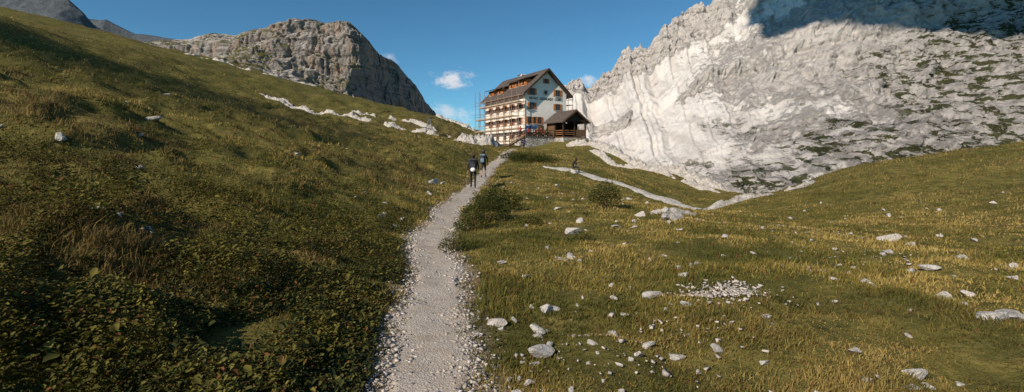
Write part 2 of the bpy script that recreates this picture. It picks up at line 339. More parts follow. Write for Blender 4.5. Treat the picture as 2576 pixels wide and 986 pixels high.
# ------------------------------------------------------------------ mountains
def sheet(name,R,nu,nv,prof,mat,amp,sc,seed,label,jag=0,jsc=20,vert=1.0,dirv=(0,-1),scree=None,ledge=.10,d2a=.55,una=.16,crack=0,gentle=None):
    R=np.array(R,float); seg=np.linalg.norm(np.diff(R[:,:3],axis=0),axis=1); s=np.concatenate([[0],np.cumsum(seg)]); s/=s[-1]
    uu=np.linspace(0,1,nu); Q=np.stack([np.interp(uu,s,R[:,i]) for i in range(6)],1)
    Q[:,2]+=jag*(ridged(Q[:,0]/jsc,Q[:,1]/jsc,0,4,seed+50)-.55)
    vv=np.linspace(0,1.25,nv); pv,ph,pz=zip(*prof)
    un=(fbm(uu*9,uu*0,0,2,seed+3)-.5)*una
    V=np.clip(vv[None]+un[:,None]*np.sin(np.clip(vv,0,1)*math.pi)[None],0,1.25)
    H=np.interp(V,pv,ph); Z=np.interp(V,pv,pz)
    gw=np.zeros((nu,1))
    if gentle:
        gw=sst(gentle[1],gentle[0],uu)[:,None]
        H2=np.interp(V,[0,.5,.72,.78,1,1.25],[0,.55,.80,.82,1,1.25]); Z2=np.interp(V,[0,.5,.72,.78,1,1.25],[0,.50,.70,.82,1,.3])
        H=H*(1-gw)+H2*gw; Z=Z*(1-gw)+Z2*gw
    XX=Q[:,3:4]+(Q[:,0:1]-Q[:,3:4])*H; YY=Q[:,4:5]+(Q[:,1:2]-Q[:,4:5])*H; ZZ=Q[:,5:6]+(Q[:,2:3]-Q[:,5:6])*Z
    wx=sc*.7*(fbm(XX/sc,YY/sc,ZZ/sc,3,seed+120)-.5)
    d1=ridged((XX+wx)/sc,YY/sc,ZZ/(sc*1.6*vert)+wx/sc,6,seed,.52)-.55
    d2=ridged((XX+wx)/(sc*.25),YY/(sc*.25),ZZ/(sc*.5*vert),5,seed+7,.6)-.5
    led=(np.floor(ZZ/(sc*.22)+1.8*fbm(XX/sc,YY/sc,0,4,seed+70))%2-.5)
    env=np.clip(.25+np.sin(np.clip(V,0,1)*math.pi*.9),0,1)
    cl=np.ones_like(V)
    if scree:
        nn=fbm(XX/130,YY/130,ZZ/130,5,seed+90)-.5
        up=sst(scree[1],scree[1]+.16,V+nn*.6); lo=sst(scree[0],scree[0]-.25,V+nn*.8)*.8
        cl=np.clip(np.maximum(up,lo),0,1)
        bnd=np.exp(-((V-.53-.25*nn)/.03)**2)*sst(.38,.5,fbm(XX/90,YY/90,0,3,seed+91)); cl=np.maximum(cl,bnd)
        rgt=sst(280,520,XX+nn*300)*sst(.8,.6,V); cl=np.maximum(cl,rgt*.8)
    D=amp*(d1*1.6*env*(.40+.60*cl)+d2*d2a*(.14+.86*cl))+amp*ledge*led*cl
    D=D*(1-.55*gw)
    if crack: D=D-crack*np.clip(ridged(XX/7,YY/7,ZZ/60,3,seed+44)-.72,0,1)*8
    XX=XX+D*dirv[0]+.30*amp*cl*(fbm(XX/sc,ZZ/sc,YY/sc,3,seed+5)-.5); YY=YY+D*dirv[1]; ZZ=ZZ+D*.45*env
    me=fast_mesh(name,np.stack([XX.ravel(),YY.ravel(),ZZ.ravel()],1),gridF(nu,nv),True)
    a=me.attributes.new('cliff','FLOAT','POINT'); a.data.foreach_set('value',cl.ravel().astype(np.float32))
    return addobj(name,me,mat,kind='structure',label=label,category='mountain')
back=[(1.0,1,1),(1.25,1.25,.3)]
pk=[(-380,430,98,-250,250,28),(-335,420,102,-225,245,26),(-286,420,105,-200,245,25),(-262,420,110,-180,245,22),(-241,420,108,-165,245,20),(-227,420,113,-155,245,18),(-192,420,119,-140,250,16),(-171,420,120,-128,260,14),(-146,415,118,-120,275,12),(-131,400,110,-112,290,10),(-121,408,99,-103,330,6),(-118,430,92,-86,395,4),(-108,450,87,-72,420,2),(-103,460,81,-62,432,2),(-99,480,73,-54,447,2),(-93,500,58,-46,472,2),(-81,520,43,-40,495,2),(-71,540,33,-34,520,2),(-45,560,18,-15,550,0)]
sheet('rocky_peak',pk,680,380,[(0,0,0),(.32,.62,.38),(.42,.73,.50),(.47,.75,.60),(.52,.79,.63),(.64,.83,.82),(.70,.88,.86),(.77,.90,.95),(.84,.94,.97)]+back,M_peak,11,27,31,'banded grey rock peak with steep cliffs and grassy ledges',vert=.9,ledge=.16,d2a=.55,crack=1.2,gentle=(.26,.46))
mt=[(-20,1250,60,10,620,-60),(62,1230,130,60,560,-60),(132,1200,180,95,500,-80),(152,1200,192,105,490,-80),(192,1200,176,120,470,-85),(232,1200,200,140,450,-90),(268,1200,238,150,430,-90),(276,1200,262,155,425,-90),(290,1200,268,160,420,-90),(298,1200,252,162,418,-90),(312,1200,266,168,412,-90),(332,1200,272,175,405,-90),(372,1200,308,190,395,-90),(412,1200,345,205,385,-90),(462,1200,368,220,380,-90),(512,1200,395,240,370,-90),(592,1180,450,275,350,-90),(700,1150,520,330,330,-90),(850,1120,560,400,310,-90),(1000,1100,580,500,290,-80),(1300,1050,600,650,270,-70),(1700,1000,600,900,260,-60)]
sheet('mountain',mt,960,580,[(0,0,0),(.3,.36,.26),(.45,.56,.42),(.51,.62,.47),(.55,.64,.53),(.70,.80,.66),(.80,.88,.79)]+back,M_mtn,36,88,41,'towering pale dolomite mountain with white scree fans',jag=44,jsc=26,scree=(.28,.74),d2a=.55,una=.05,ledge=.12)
f1=[(-1300,950,390,-900,600,60),(-1041,900,326,-760,560,60),(-966,900,318,-700,560,60),(-900,900,306,-660,560,60),(-831,900,297,-620,560,60),(-805,900,272,-600,560,60),(-788,900,252,-585,560,60),(-765,900,236,-570,560,60),(-720,900,215,-545,570,60)]
sheet('distant_mountain',f1,160,90,[(0,0,0),(.5,.55,.45)]+back,M_far,14,80,61,'dark hazy mountain slope on the skyline')
f2=[(-1080,1100,330,-800,700,60),(-965,1100,319,-700,700,60),(-933,1100,318,-690,700,60),(-906,1100,304,-680,700,60),(-869,1100,286,-650,700,60),(-823,1100,281,-600,700,60),(-777,1100,273,-560,700,60),(-680,1100,255,-480,700,60)]
sheet('distant_mountain',f2,160,80,[(0,0,0),(.5,.55,.45)]+back,M_far,10,80,62,'pale far ridge behind the grassy hill')

# ------------------------------------------------------------------ hut
M_white=plain('lime_render',(.86,.79,.70),.06,1.2,.9)
M_roof,nt,b=newmat('roof_shingle',.85,.15)
br=nd(nt,'ShaderNodeTexBrick',{'Vector':nd(nt,'ShaderNodeMapping',{'Vector':nd(nt,'ShaderNodeTexCoord').outputs['Object'],'Rotation':(0,math.radians(90),math.radians(90))}).outputs[0],'Color1':(.10,.078,.066,1),'Color2':(.165,.13,.11,1),'Mortar':(.035,.03,.03,1),'Scale':1.6,'Mortar Size':.03})
nt.links.new(br.outputs['Color'],b.inputs['Base Color']); 
M_dark=plain('dark_timber',(.055,.035,.022),.3,5,.8); M_wood=plain('brown_timber',(.16,.09,.05),.3,5,.75); M_rail=plain('railing_timber',(.34,.15,.065),.25,5,.75)
M_orange=plain('orange_shutter',(.55,.19,.05),.15,4,.6); M_glass,nt,b=newmat('window_glass',.15,.5); nt.links.new(ramp(nt,noise(nt,objpos(nt),2),[(.3,(.015,.018,.022)),(.7,(.05,.055,.06))]),b.inputs['Base Color'])
M_frame=plain('white_frame',(.6,.55,.48),.1,6,.6); M_metal=plain('scaffold_steel',(.28,.20,.17),.3,8,.5); M_plank=plain('scaffold_plank',(.46,.33,.22),.25,5,.85)
M_blue=plain('blue_banner',(.05,.10,.22),.2,3,.6)
hut=addobj('mountain_hut',None,loc=(HC[0],HC[1],HB),rot=(0,0,TH),label='four-storey white mountain hut with dark gable roof and orange shutters',category='building')
Wd,Ln=8.8,15.0; EV=9.5; RG=13.4; mid=Wd/2; sl=(RG-EV)/mid
addobj('wall',prism_mesh('wall',[(0,-1.5),(Wd,-1.5),(Wd,EV),(mid,RG),(0,EV)],0,Ln),M_white,hut)
ov=.75; t=.28
roof=addobj('roof',prism_mesh('roof',[(-ov,EV-ov*sl+.02),(mid,RG+.02),(Wd+ov,EV-ov*sl+.02),(Wd+ov,EV-ov*sl+.02+t),(mid,RG+.02+t*1.25),(-ov,EV-ov*sl+.02+t)],-.95,Ln+.7),M_roof,hut)
addobj('bargeboard',prism_mesh('bargeboard',[(-ov-.05,EV-ov*sl-.08),(mid,RG-.06),(Wd+ov+.05,EV-ov*sl-.08),(Wd+ov+.05,EV-ov*sl+.27),(mid,RG+.36),(-ov-.05,EV-ov*sl+.27)],-1.03,-.952),M_dark,hut)
addobj('chimney',boxes_mesh('chimney',[(mid+1.2,10,13.2,.7,.7,2.0),(mid+1.2,10,14.3,.9,.9,.15)],.02),M_white,roof)
addobj('gutter',rods_mesh('gutter',[((-ov-.06,-.9,EV-ov*sl+.06),(-ov-.06,Ln+.6,EV-ov*sl+.06),.07,.07)]),M_metal,roof)
def window(par,pos,face,w=.85,h=1.05,shut=True,open_=True):
    rz=0 if face=='g' else -math.pi/2
    wn=addobj('window',boxes_mesh('window',[(0,-.015,0,w,.03,h)]),M_glass,par,pos,(0,0,rz))
    fr=.07
    addobj('frame',boxes_mesh('frame',[(-w/2-fr/2,-.04,0,fr,.08,h+2*fr),(w/2+fr/2,-.04,0,fr,.08,h+2*fr),(0,-.04,h/2+fr/2,w,.08,fr),(0,-.04,-h/2-fr/2,w,.08,fr),(0,-.04,0,.05,.05,h),(0,-.04,.15*h,w,.046,.04)]),M_wood,wn)
    addobj('sill',boxes_mesh('sill',[(0,-.09,-h/2-fr-.04,w+.3,.18,.07)]),M_frame,wn)
    if shut:
        for sgn in (-1,1):
            sw=w*.5
            addobj('shutter',boxes_mesh('shutter',[(sgn*(w/2+fr+sw/2+.01),-.035,0,sw,.05,h+.1),(sgn*(w/2+fr+sw/2+.01),-.066,h*.3,sw*.9,.012,.08),(sgn*(w/2+fr+sw/2+.01),-.066,-h*.3,sw*.9,.012,.08)]),M_orange,wn)
    return wn
for a,z in ((1.45,9.6),(6.9,9.6),(1.45,7.1),(6.9,7.1),(6.9,4.55)): window(hut,(a,-.002,z),'g')
window(hut,(mid,-.002,11.6),'g',.6,.7)
for a in (.95,2.1,3.0): window(hut,(a,-.002,4.6),'g',.62,1.1,a!=2.1)
em=addobj('emblem',boxes_mesh('emblem',[(0,-.03,0,.95,.06,1.0)]),M_frame,hut,(mid-.1,-.002,9.55))
addobj('crest',boxes_mesh('crest',[(0,-.07,-.05,.42,.02,.5,Matrix.Rotation(math.radians(45),4,'Y')),(0,-.075,.3,.6,.025,.1),(-.25,-.074,.1,.12,.022,.42),(.25,-.074,.1,.12,.022,.42)]),plain('crest_ink',(.04,.04,.05),.2),em)
M_let=plain('letter_paint',(.09,.06,.05),.1)
cu=bpy.data.curves.new('lettering','FONT'); cu.body='RIFUGIO  ZSIGMONDY  COMICI'; cu.size=.6; cu.extrude=.012; cu.align_x='CENTER'; cu.offset=.012
tmp=bpy.data.objects.new('tmp',cu); C.objects.link(tmp)
bpy.context.view_layer.update()
def textwidth():
    m_=bpy.data.meshes.new_from_object(tmp.evaluated_get(bpy.context.evaluated_depsgraph_get())); return m_
full=textwidth(); xs=[v.co.x for v in full.vertices]; kx=6.8/(max(xs)-min(xs)); cu.align_x='LEFT'; xc_=mid-.1-3.4
for wd_ in ('RIFUGIO','ZSIGMONDY','COMICI'):
    cu.body=wd_; bpy.context.view_layer.update(); lm=textwidth(); lm.materials.clear()
    x_=[v.co.x for v in lm.vertices]; lo_,hi_=min(x_),max(x_)
    for q in lm.vertices: q.co.x=(q.co.x-lo_)*kx
    addobj('lettering',lm,M_let,hut,(xc_,-.02,8.25),(math.pi/2,0,0)); xc_+=(hi_-lo_)*kx+.36
bpy.data.objects.remove(tmp)
for b_ in (1.6,4.3,7.0,9.7,12.6):
    for z in (7.1,4.55,2.0): window(hut,(-.002,b_,z),'l',.85,1.0,z>3 or b_<5)
dr=addobj('door',boxes_mesh('door',[(0,-.04,0,1.1,.08,2.0),(0,-.09,.45,.7,.02,.7),(0,-.09,-.5,.7,.02,.7)]),M_wood,hut,(3.2,-.002,2.72))
addobj('handle',rods_mesh('handle',[((.4,-.08,0),(.4,-.16,0),.02,.02),((.4,-.16,0),(.28,-.16,0),.018,.018)]),M_metal,dr)
addobj('banner',boxes_mesh('banner',[(0,-.03,0,2.4,.05,.55)],.01),M_blue,hut,(1.3,-.002,3.35))
M_dorm=plain('reddish_timber',(.36,.13,.05),.25,4,.75)
def dormer(b0,b1,x0,z0,z1,nw,x1,zt):
    d=addobj('dormer',boxes_mesh('dormer',[((x0+x1)/2,(b0+b1)/2,(z0+z1)/2,x1-x0,b1-b0,z1-z0)]),M_dorm,hut)
    ang=math.atan2(zt-z1,x1-x0+.6); L=math.hypot(zt-z1,x1-x0+.9)
    addobj('roof',boxes_mesh('roof',[((x0-.5+x1)/2,(b0+b1)/2,(z1+zt)/2+.03,L,b1-b0+.6,.16,Matrix.Rotation(-ang,4,'Y'))]),M_roof,d)
    for i in range(nw):
        window(d,(x0-.002,b0+(i+.5)*(b1-b0)/nw,(z0+z1)/2+.22),'l',.55,.62)
dormer(1.2,7.4,1.1,10.1,11.95,3,3.6,12.9)
dormer(8.4,10.6,.35,9.5,11.1,1,2.8,12.0)
dormer(12.0,14.2,.35,9.5,11.1,1,2.8,12.0)
addobj('antenna',rods_mesh('antenna',[((.6,3.0,10),(.6,3.0,12.9),.05,.04),((.3,3.0,12.7),(.95,3.0,12.95),.09,.09)]),M_metal,hut)
sc_=addobj('scaffolding',None,loc=(HC[0],HC[1],HB),rot=(0,0,TH),label='steel pole scaffolding with plank decks against the hut side',category='scaffolding')
bs=np.array([-.6,1.7,4.3,6.6,9.3,11.8,14.4,16.2])
for i,b_ in enumerate(bs):
    for x in (-.55,-1.65):
        addobj('pole',rods_mesh('pole',[((x,b_,-.9),(x,b_,9.2+(1.8 if i>=6 else [.0,.9,-.3,.5,.1,.7][i])),.05,.05)],6),M_metal,sc_)
for z,bA,bB in ((1.0,-.9,16.5),(3.1,-.9,16.5),(5.4,1.2,16.5),(7.7,-.9,14.8)):
    addobj('deck',boxes_mesh('deck',[(-1.1,(bA+bB)/2,z,1.0,bB-bA,.06),(-1.62,(bA+bB)/2,z+.12,.04,bB-bA,.14)]),M_plank,sc_)
    addobj('rail',rods_mesh('rail',[((-1.65,-1,z+.6),(-1.65,16.8,z+.6),.035,.035),((-1.65,-1,z+1.1),(-1.65,16.8,z+1.1),.035,.035),((-.55,-1,z+1.1),(-.55,16.8,z+1.1),.03,.03)],6),M_metal,sc_)
for x0,b0,z0,b1,z1 in ((-1.7,bs[0],-.8,bs[1],3.1),(-1.7,bs[3],3.1,bs[4],7.7),(-1.7,bs[7],-.8,bs[6],5.4)):
    addobj('brace',rods_mesh('brace',[((x0,b0,z0),(x0,b1,z1),.035,.035)],6),M_metal,sc_)
sc2=addobj('scaffolding',None,loc=(HC[0],HC[1],HB),rot=(0,0,TH),label='short bare scaffolding poles at the sheltered hut corner',category='scaffolding')
for x in (9.4,10.4):
    for b_ in (.2,2.6): addobj('pole',rods_mesh('pole',[((x,b_,0),(x,b_,9.4),.05,.05)],6),M_metal,sc2)
for z in (5.4,7.7): addobj('deck',boxes_mesh('deck',[(9.9,1.4,z,1.0,3,.06)]),M_plank,sc2); addobj('rail',rods_mesh('rail',[((9.4,0.1,z+1),(10.5,0.1,z+1),.035,.035),((10.45,0,z+1),(10.45,2.8,z+1),.035,.035)],6),M_metal,sc2)
TZ=1.7
ter=addobj('terrace',None,loc=(HC[0],HC[1],HB),rot=(0,0,TH),label='raised dry stone terrace with dark timber railing before the hut',category='terrace')
addobj('stone_wall',prism_mesh('stone_wall',[(-2.2,-2.5),(3.7,-2.5),(3.7,TZ-.1),(-2.0,TZ-.1)],-3.6,-.01),M_mason,ter)
addobj('floor',boxes_mesh('floor',[(.85,-1.85,TZ-.05,6.0,3.8,.1)]),M_wood,ter)
addobj('stone_wall',prism_mesh('stone_wall',[(3.702,-3.5),(9.0,-3.5),(8.95,TZ-.3),(3.702,TZ-.3)],-6.2,-.01),M_mason,ter)
addobj('railing',boxes_mesh('railing',[(.85,-3.65,TZ+.95,5.8,.1,.1),(.85,-3.65,TZ+.55,5.8,.05,.12),(.85,-3.65,TZ+.25,5.8,.05,.12)]+[(-2.0+i*.95,-3.65,TZ+.5,.1,.1,.9) for i in range(7)]),M_dark,ter)
por=addobj('timber_porch',None,loc=(HC[0],HC[1],HB),rot=(0,0,TH),label='dark timber porch with shingled gable roof beside the terrace',category='porch')
x0,x1,b0,b1=3.9,8.5,-5.8,-1.2; xm=(x0+x1)/2; ez=4.35; rz_=5.95; s2=(rz_-ez)/((x1-x0)/2)
addobj('roof',prism_mesh('roof',[(x0-.6,ez-.6*s2),(xm,rz_),(x1+.6,ez-.6*s2),(x1+.6,ez-.6*s2+.2),(xm,rz_+.24),(x0-.6,ez-.6*s2+.2)],b0-.6,b1+.6),M_roof,por)
addobj('gable_board',prism_mesh('gable_board',[(x0+.1,ez+.02),(x1-.1,ez+.02),(xm,rz_-.06)],b0-.05,b0+.05),M_dark,por)
addobj('bargeboard',prism_mesh('bargeboard',[(x0-.65,ez-.65*s2-.1),(xm,rz_-.1),(x1+.65,ez-.65*s2-.1),(x1+.65,ez-.65*s2+.16),(xm,rz_+.22),(x0-.65,ez-.65*s2+.16)],b0-.68,b0-.602),M_wood,por)
for (px_,pb) in ((x0,b0),(xm,b0),(x1,b0),(x0,b1),(x1,b1),(x0,(b0+b1)/2),(x1,(b0+b1)/2)):
    addobj('post',boxes_mesh('post',[(px_,pb,(TZ+ez)/2-.1,.2,.2,ez-TZ+.2)]+([] if pb!=b0 else [(px_+(.35 if px_<x1 else -.35),b0,ez-.35,.1,.1,.95,Matrix.Rotation(math.radians(45 if px_<x1 else -45),4,'Y'))])),M_dark,por)
addobj('beam',boxes_mesh('beam',[(xm,b0,ez-.02,x1-x0+.6,.2,.22),(x0,(b0+b1)/2,ez-.03,.18,b1-b0-.3,.2),(x1,(b0+b1)/2,ez-.03,.18,b1-b0-.3,.2)]),M_dark,por)
addobj('floor',boxes_mesh('floor',[(xm,(b0+b1)/2,TZ-.2,x1-x0+.3,b1-b0+.3,.2)]),M_wood,por)
addobj('wall',boxes_mesh('wall',[(xm,b1+.0,(TZ+ez)/2,x1-x0-.25,.12,ez-TZ-.3)]),M_dark,por)
addobj('wall',boxes_mesh('wall',[(x0+.02,b1-1.25,(TZ+ez)/2-.1,.10,2.1,ez-TZ-.2)]+[(x0-.04,b1-.4-.4*i,(TZ+ez)/2-.1,.03,.05,ez-TZ-.25) for i in range(5)]),M_wood,por)
addobj('wall',boxes_mesh('wall',[(x1,(b0+b1)/2+1.1,(TZ+ez)/2-.1,.10,2.2,ez-TZ-.2)]),M_dark,por)
addobj('parapet',boxes_mesh('parapet',[(xm+1.15,b0+.02,TZ+.55,2.1,.06,1.15),(x1,(b0+b1)/2-1.15,TZ+.55,.06,2.2,1.15)]),M_wood,por)
addobj('railing',boxes_mesh('railing',[(x0-.02,b0+1.2,TZ+.95,.08,2.1,.1),(x0-.02,b0+1.2,TZ+.6,.05,2.1,.1),(x0-.02,b0+1.2,TZ+.3,.05,2.1,.1),(x0+1.15,b0,TZ+.95,2.1,.08,.1),(x0+1.15,b0,TZ+.6,2.1,.05,.1),(x0+1.15,b0,TZ+.3,2.1,.05,.1)]),M_rail,por)
stt=addobj('staircase',None,loc=(HC[0],HC[1],HB),rot=(0,0,TH),label='wooden staircase with handrails climbing to the terrace',category='stairs')
ns=9
for i in range(ns):
    addobj('tread',boxes_mesh('tread',[(-5.0+i*.34,-3.0,.12+i*(TZ/ns)*.92,.36,1.1,.06)]),M_plank,stt)
for yy_ in (-3.58,-2.42):
    addobj('handrail',rods_mesh('handrail',[((-5.1,yy_,-.6),(-5.1,yy_,1.15),.05,.05),((-2.3,yy_,.8),(-2.3,yy_,2.65),.05,.05),((-3.7,yy_,.2),(-3.7,yy_,1.9),.04,.04),((-5.15,yy_,1.1),(-2.2,yy_,2.62),.045,.045)],6),M_dark,stt)
    addobj('stringer',boxes_mesh('stringer',[(-3.65,yy_,.72,3.4,.06,.22,Matrix.Rotation(-math.atan2(TZ*.92,3.06),4,'Y'))]),M_dark,stt)

# ------------------------------------------------------------------ people
M_skin=plain('skin',(.45,.26,.18),.08,6,.6)
cache={}
def cm(c):
    if c not in cache: cache[c]=plain('cloth_%d'%len(cache),c,.2,9,.9)
    return cache[c]
def person(loc,rz,pose,top,legs,hair,label,hat=None,h=1.0,group=None,shorts=False):
    J={'pel':(0,0,.96),'sp':(0,0,1.16),'ch':(0,.01,1.36),'nk':(0,.02,1.50),'hb':(0,.035,1.60),'ht':(0,.03,1.70)}
    for s,n_ in ((-1,'L'),(1,'R')):
        J.update({'sh'+n_:(s*.185,0,1.42),'el'+n_:(s*.25,-.03,1.14),'wr'+n_:(s*.25,.10,.90),'ha'+n_:(s*.25,.14,.82),
                  'hp'+n_:(s*.095,0,.90),'kn'+n_:(s*.10,.03,.50),'an'+n_:(s*.10,-.02,.09),'he'+n_:(s*.10,-.06,.05),'to'+n_:(s*.12,.14,.035)})
    J.update(pose)
    R={'pel':.135,'sp':.12,'ch':.145,'nk':.055,'hb':.085,'ht':.075,'sh':.068,'el':.045,'wr':.03,'ha':.032,'hp':.095,'kn':.06,'an':.042,'he':.04,'to':.035}
    names=['pel']+[k for k in J if k!='pel']; idx={k:i for i,k in enumerate(names)}
    V=[Vector(J[k]) for k in names]; rad=[R.get(k,R.get(k[:2],.05)) for k in names]
    E=[('pel','sp',1),('sp','ch',1),('ch','nk',1),('nk','hb',0),('hb','ht',0)]
    for n_ in 'LR':
        E+=[('ch','sh'+n_,1),('sh'+n_,'el'+n_,1),('el'+n_,'wr'+n_,1),('wr'+n_,'ha'+n_,0),('pel','hp'+n_,2),('hp'+n_,'kn'+n_,2),('kn'+n_,'an'+n_,0 if shorts else 2),('an'+n_,'he'+n_,3),('an'+n_,'to'+n_,3)]
    EE=[(idx[a],idx[b],m) for a,b,m in E]
    hd=Vector(J['hb'])
    def add(p,r,frm,m):
        V.append(Vector(p)); rad.append(r); EE.append((frm,len(V)-1,m)); return len(V)-1
    add(hd+Vector((0,.105,.015)),.014,idx['hb'],0)
    for s in (-1,1): add(hd+Vector((s*.092,0,.01)),.014,idx['hb'],0)
    for s,n_ in ((-1,'L'),(1,'R')):
        w=Vector(J['wr'+n_]); a=Vector(J['ha'+n_]); d=(a-w).normalized(); side=d.cross(Vector((s,0,0)));
        if side.length<.1: side=Vector((0,1,0))
        side.normalize(); inn=d.cross(side)
        for i in range(4):
            o_=(i-1.5)*.02; L=(.062,.075,.07,.052)[i]
            k1=add(a+side*o_+d*(.035),.0095,idx['ha'+n_],0); k2=add(V[k1]+d*L*.55+inn*.008*s,.0085,k1,0); add(V[k2]+d*L*.4+inn*.02*s,.0075,k2,0)
        k1=add(w+d*.03+side*.035,.011,idx['ha'+n_],0); add(V[k1]+d*.04+side*.018,.009,k1,0)
    me=bpy.data.meshes.new('b'); me.from_pydata([tuple(v) for v in V],[(a,b) for a,b,_ in EE],[])
    o=bpy.data.objects.new('b',me); C.objects.link(o)
    md=o.modifiers.new('s','SKIN'); md.use_smooth_shade=True
    for i,r in enumerate(rad): o.data.skin_vertices[0].data[i].radius=(r,r)
    ss=o.modifiers.new('u','SUBSURF'); ss.levels=1; ss.render_levels=1
    bpy.context.view_layer.update(); dg=bpy.context.evaluated_depsgraph_get()
    bm_=bpy.data.meshes.new_from_object(o.evaluated_get(dg)); bpy.data.objects.remove(o)
    bm_.materials.clear()
    for m in (M_skin,cm(top),cm(legs),cm((.05,.035,.03))): bm_.materials.append(m)
    A_=np.array([V[a] for a,b,_ in EE]); B_=np.array([V[b] for a,b,_ in EE]); mm=[m for _,_,m in EE]; ra=np.array([(rad[a]+rad[b])/2 for a,b,_ in EE])
    for p in bm_.polygons:
        c=np.array(p.center); ab=B_-A_; tt=np.clip(((c-A_)*ab).sum(1)/np.maximum((ab*ab).sum(1),1e-9),0,1)
        dd_=np.linalg.norm(c-(A_+ab*tt[:,None]),axis=1)-ra; p.material_index=mm[int(dd_.argmin())]
    e=addobj('person',bm_,None,loc=loc,rot=(0,0,rz),label=label,category='person'); e.scale=(h,h,h)
    if group: e['group']=group
    bm=bmesh.new(); bmesh.ops.create_uvsphere(bm,u_segments=14,v_segments=10,radius=.118)
    for v in bm.verts:
        if v.co.y>.05 and v.co.z<.045: v.co.y=.05
        if v.co.z<-.07: v.co.z=-.07
        v.co.z*=1.02
    m=bpy.data.meshes.new('hair'); bm.to_mesh(m); bm.free()
    for p in m.polygons:p.use_smooth=True
    addobj('hair',m,cm(hair),e,tuple(hd+Vector((0,-.018,.05))))
    if hat:
        m=rods_mesh('hat',[((0,0,.06),(0,0,.14),.122,.11),((0,.02,.055),(0,.02,.07),.17,.17)],16)
        addobj('hat',m,cm(hat),e,tuple(hd+Vector((0,0,.03))))
    for s in (-1,1):
        addobj('eye',rods_mesh('eye',[((0,0,0),(0,.006,0),.012,.008)]),cm((.02,.02,.02)),e,tuple(hd+Vector((s*.033,.082,.03))))
    addobj('mouth',boxes_mesh('mouth',[(0,0,0,.045,.008,.01)],.002),cm((.3,.09,.07)),e,tuple(hd+Vector((0,.083,-.035))))
    return e
def backpack(loc,rz,c,c2,label,extra=None,k=1.0):
    bm=bmesh.new()
    bmesh.ops.create_cube(bm,size=1,matrix=Matrix.Translation((0,-.29,1.18))@Matrix.Diagonal((.40,.26,.52,1)))
    bmesh.ops.bevel(bm,geom=bm.edges[:],offset=.07,segments=3,affect='EDGES')
    me=bpy.data.meshes.new('bag'); bm.to_mesh(me); bm.free()
    for p in me.polygons:p.use_smooth=True
    pk_=addobj('backpack',None,loc=loc,rot=(0,0,rz),label=label,category='backpack')
    addobj('bag',me,cm(c),pk_)
    addobj('lid',boxes_mesh('lid',[(0,-.29,1.44,.36,.27,.09)],.03),cm(c2),pk_)
    addobj('pocket',boxes_mesh('pocket',[(0,-.43,1.10,.24,.08,.26)],.03),cm(c2),pk_)
    for s in (-1,1):
        addobj('strap',rods_mesh('strap',[((s*.1,-.17,1.40),(s*.11,.02,1.52),.018,.018),((s*.11,.02,1.52),(s*.12,.145,1.36),.018,.018),((s*.12,.145,1.36),(s*.13,.03,1.10),.016,.016),((s*.13,.03,1.10),(s*.13,-.17,1.02),.014,.014)],6),cm((.03,.03,.03)),pk_)
    if extra=='helmet':
        m=bpy.data.meshes.new('helmet'); bm=bmesh.new(); bmesh.ops.create_uvsphere(bm,u_segments=14,v_segments=8,radius=.13,matrix=Matrix.Translation((0,-.48,.95))@Matrix.Diagonal((1,.7,.85,1))); bm.to_mesh(m); bm.free()
        for p in m.polygons:p.use_smooth=True
        addobj('helmet',m,cm((.75,.75,.73)),pk_)
    pk_.scale=(k,k,k); return pk_
def gz(x,y): return float(ground_h(np.array([x]),np.array([y]))[0])
walk1={'knL':(-.10,.17,.53),'anL':(-.10,.22,.11),'heL':(-.10,.19,.055),'toL':(-.12,.39,.05),'knR':(.10,.0,.50),'anR':(.10,-.20,.13),'heR':(.10,-.25,.12),'toR':(.11,-.06,.035),'elL':(-.26,-.13,1.16),'wrL':(-.27,-.04,.93),'haL':(-.27,.0,.86),'elR':(.27,.02,1.14),'wrR':(.27,.2,.98),'haR':(.27,.27,.93)}
walk2={'knR':(.10,.16,.53),'anR':(.10,.20,.11),'heR':(.10,.17,.055),'toR':(.12,.37,.05),'knL':(-.10,.0,.50),'anL':(-.10,-.18,.12),'heL':(-.10,-.23,.11),'toL':(-.11,-.04,.035),'elR':(.27,-.1,1.16),'wrR':(.27,.02,.93),'haR':(.27,.06,.86),'elL':(-.26,.02,1.14),'wrL':(-.25,.18,1.0),'haL':(-.24,.24,.96)}
def pg(x,y): return gz(x,y)+.045
h1=(-2.12,26.0,pg(-2.12,26.0)); h2=(-1.95,32.5,pg(-1.95,32.5)+.03)
person(h1,math.radians(4),walk1,(.04,.042,.05),(.022,.022,.026),(.07,.04,.025),'hiker walking away in black jacket and black trousers',h=1.08)
backpack(h1,math.radians(4),(.028,.028,.032),(.06,.06,.065),'large black hiking backpack with white helmet attached','helmet',1.08)
addobj('trekking_pole',rods_mesh('trekking_pole',[((0,0,0),(.0,.0,1.12),.011,.013),((0,0,1.10),(0,0,1.22),.018,.02),((0,0,.08),(0,0,.09),.035,.035)]),M_metal,None,(h1[0]-.40,h1[1]+.05,h1[2]-.03),(math.radians(-6),math.radians(6),0),label='thin dark trekking pole held by the hiker in black',category='trekking pole')
person(h2,math.radians(-6),walk2,(.06,.065,.075),(.06,.054,.05),(.05,.035,.025),'hiker walking away in grey jacket, shorts and sun hat',hat=(.09,.085,.08),h=1.07,shorts=True)
backpack(h2,math.radians(-6),(.04,.043,.05),(.17,.24,.28),'dark grey hiking backpack with pale blue pocket',None,1.07)
sit={'pel':(0,-.02,.53),'sp':(0,-.03,.75),'ch':(0,0,.96),'nk':(0,.03,1.10),'hb':(0,.06,1.20),'ht':(0,.06,1.30)}
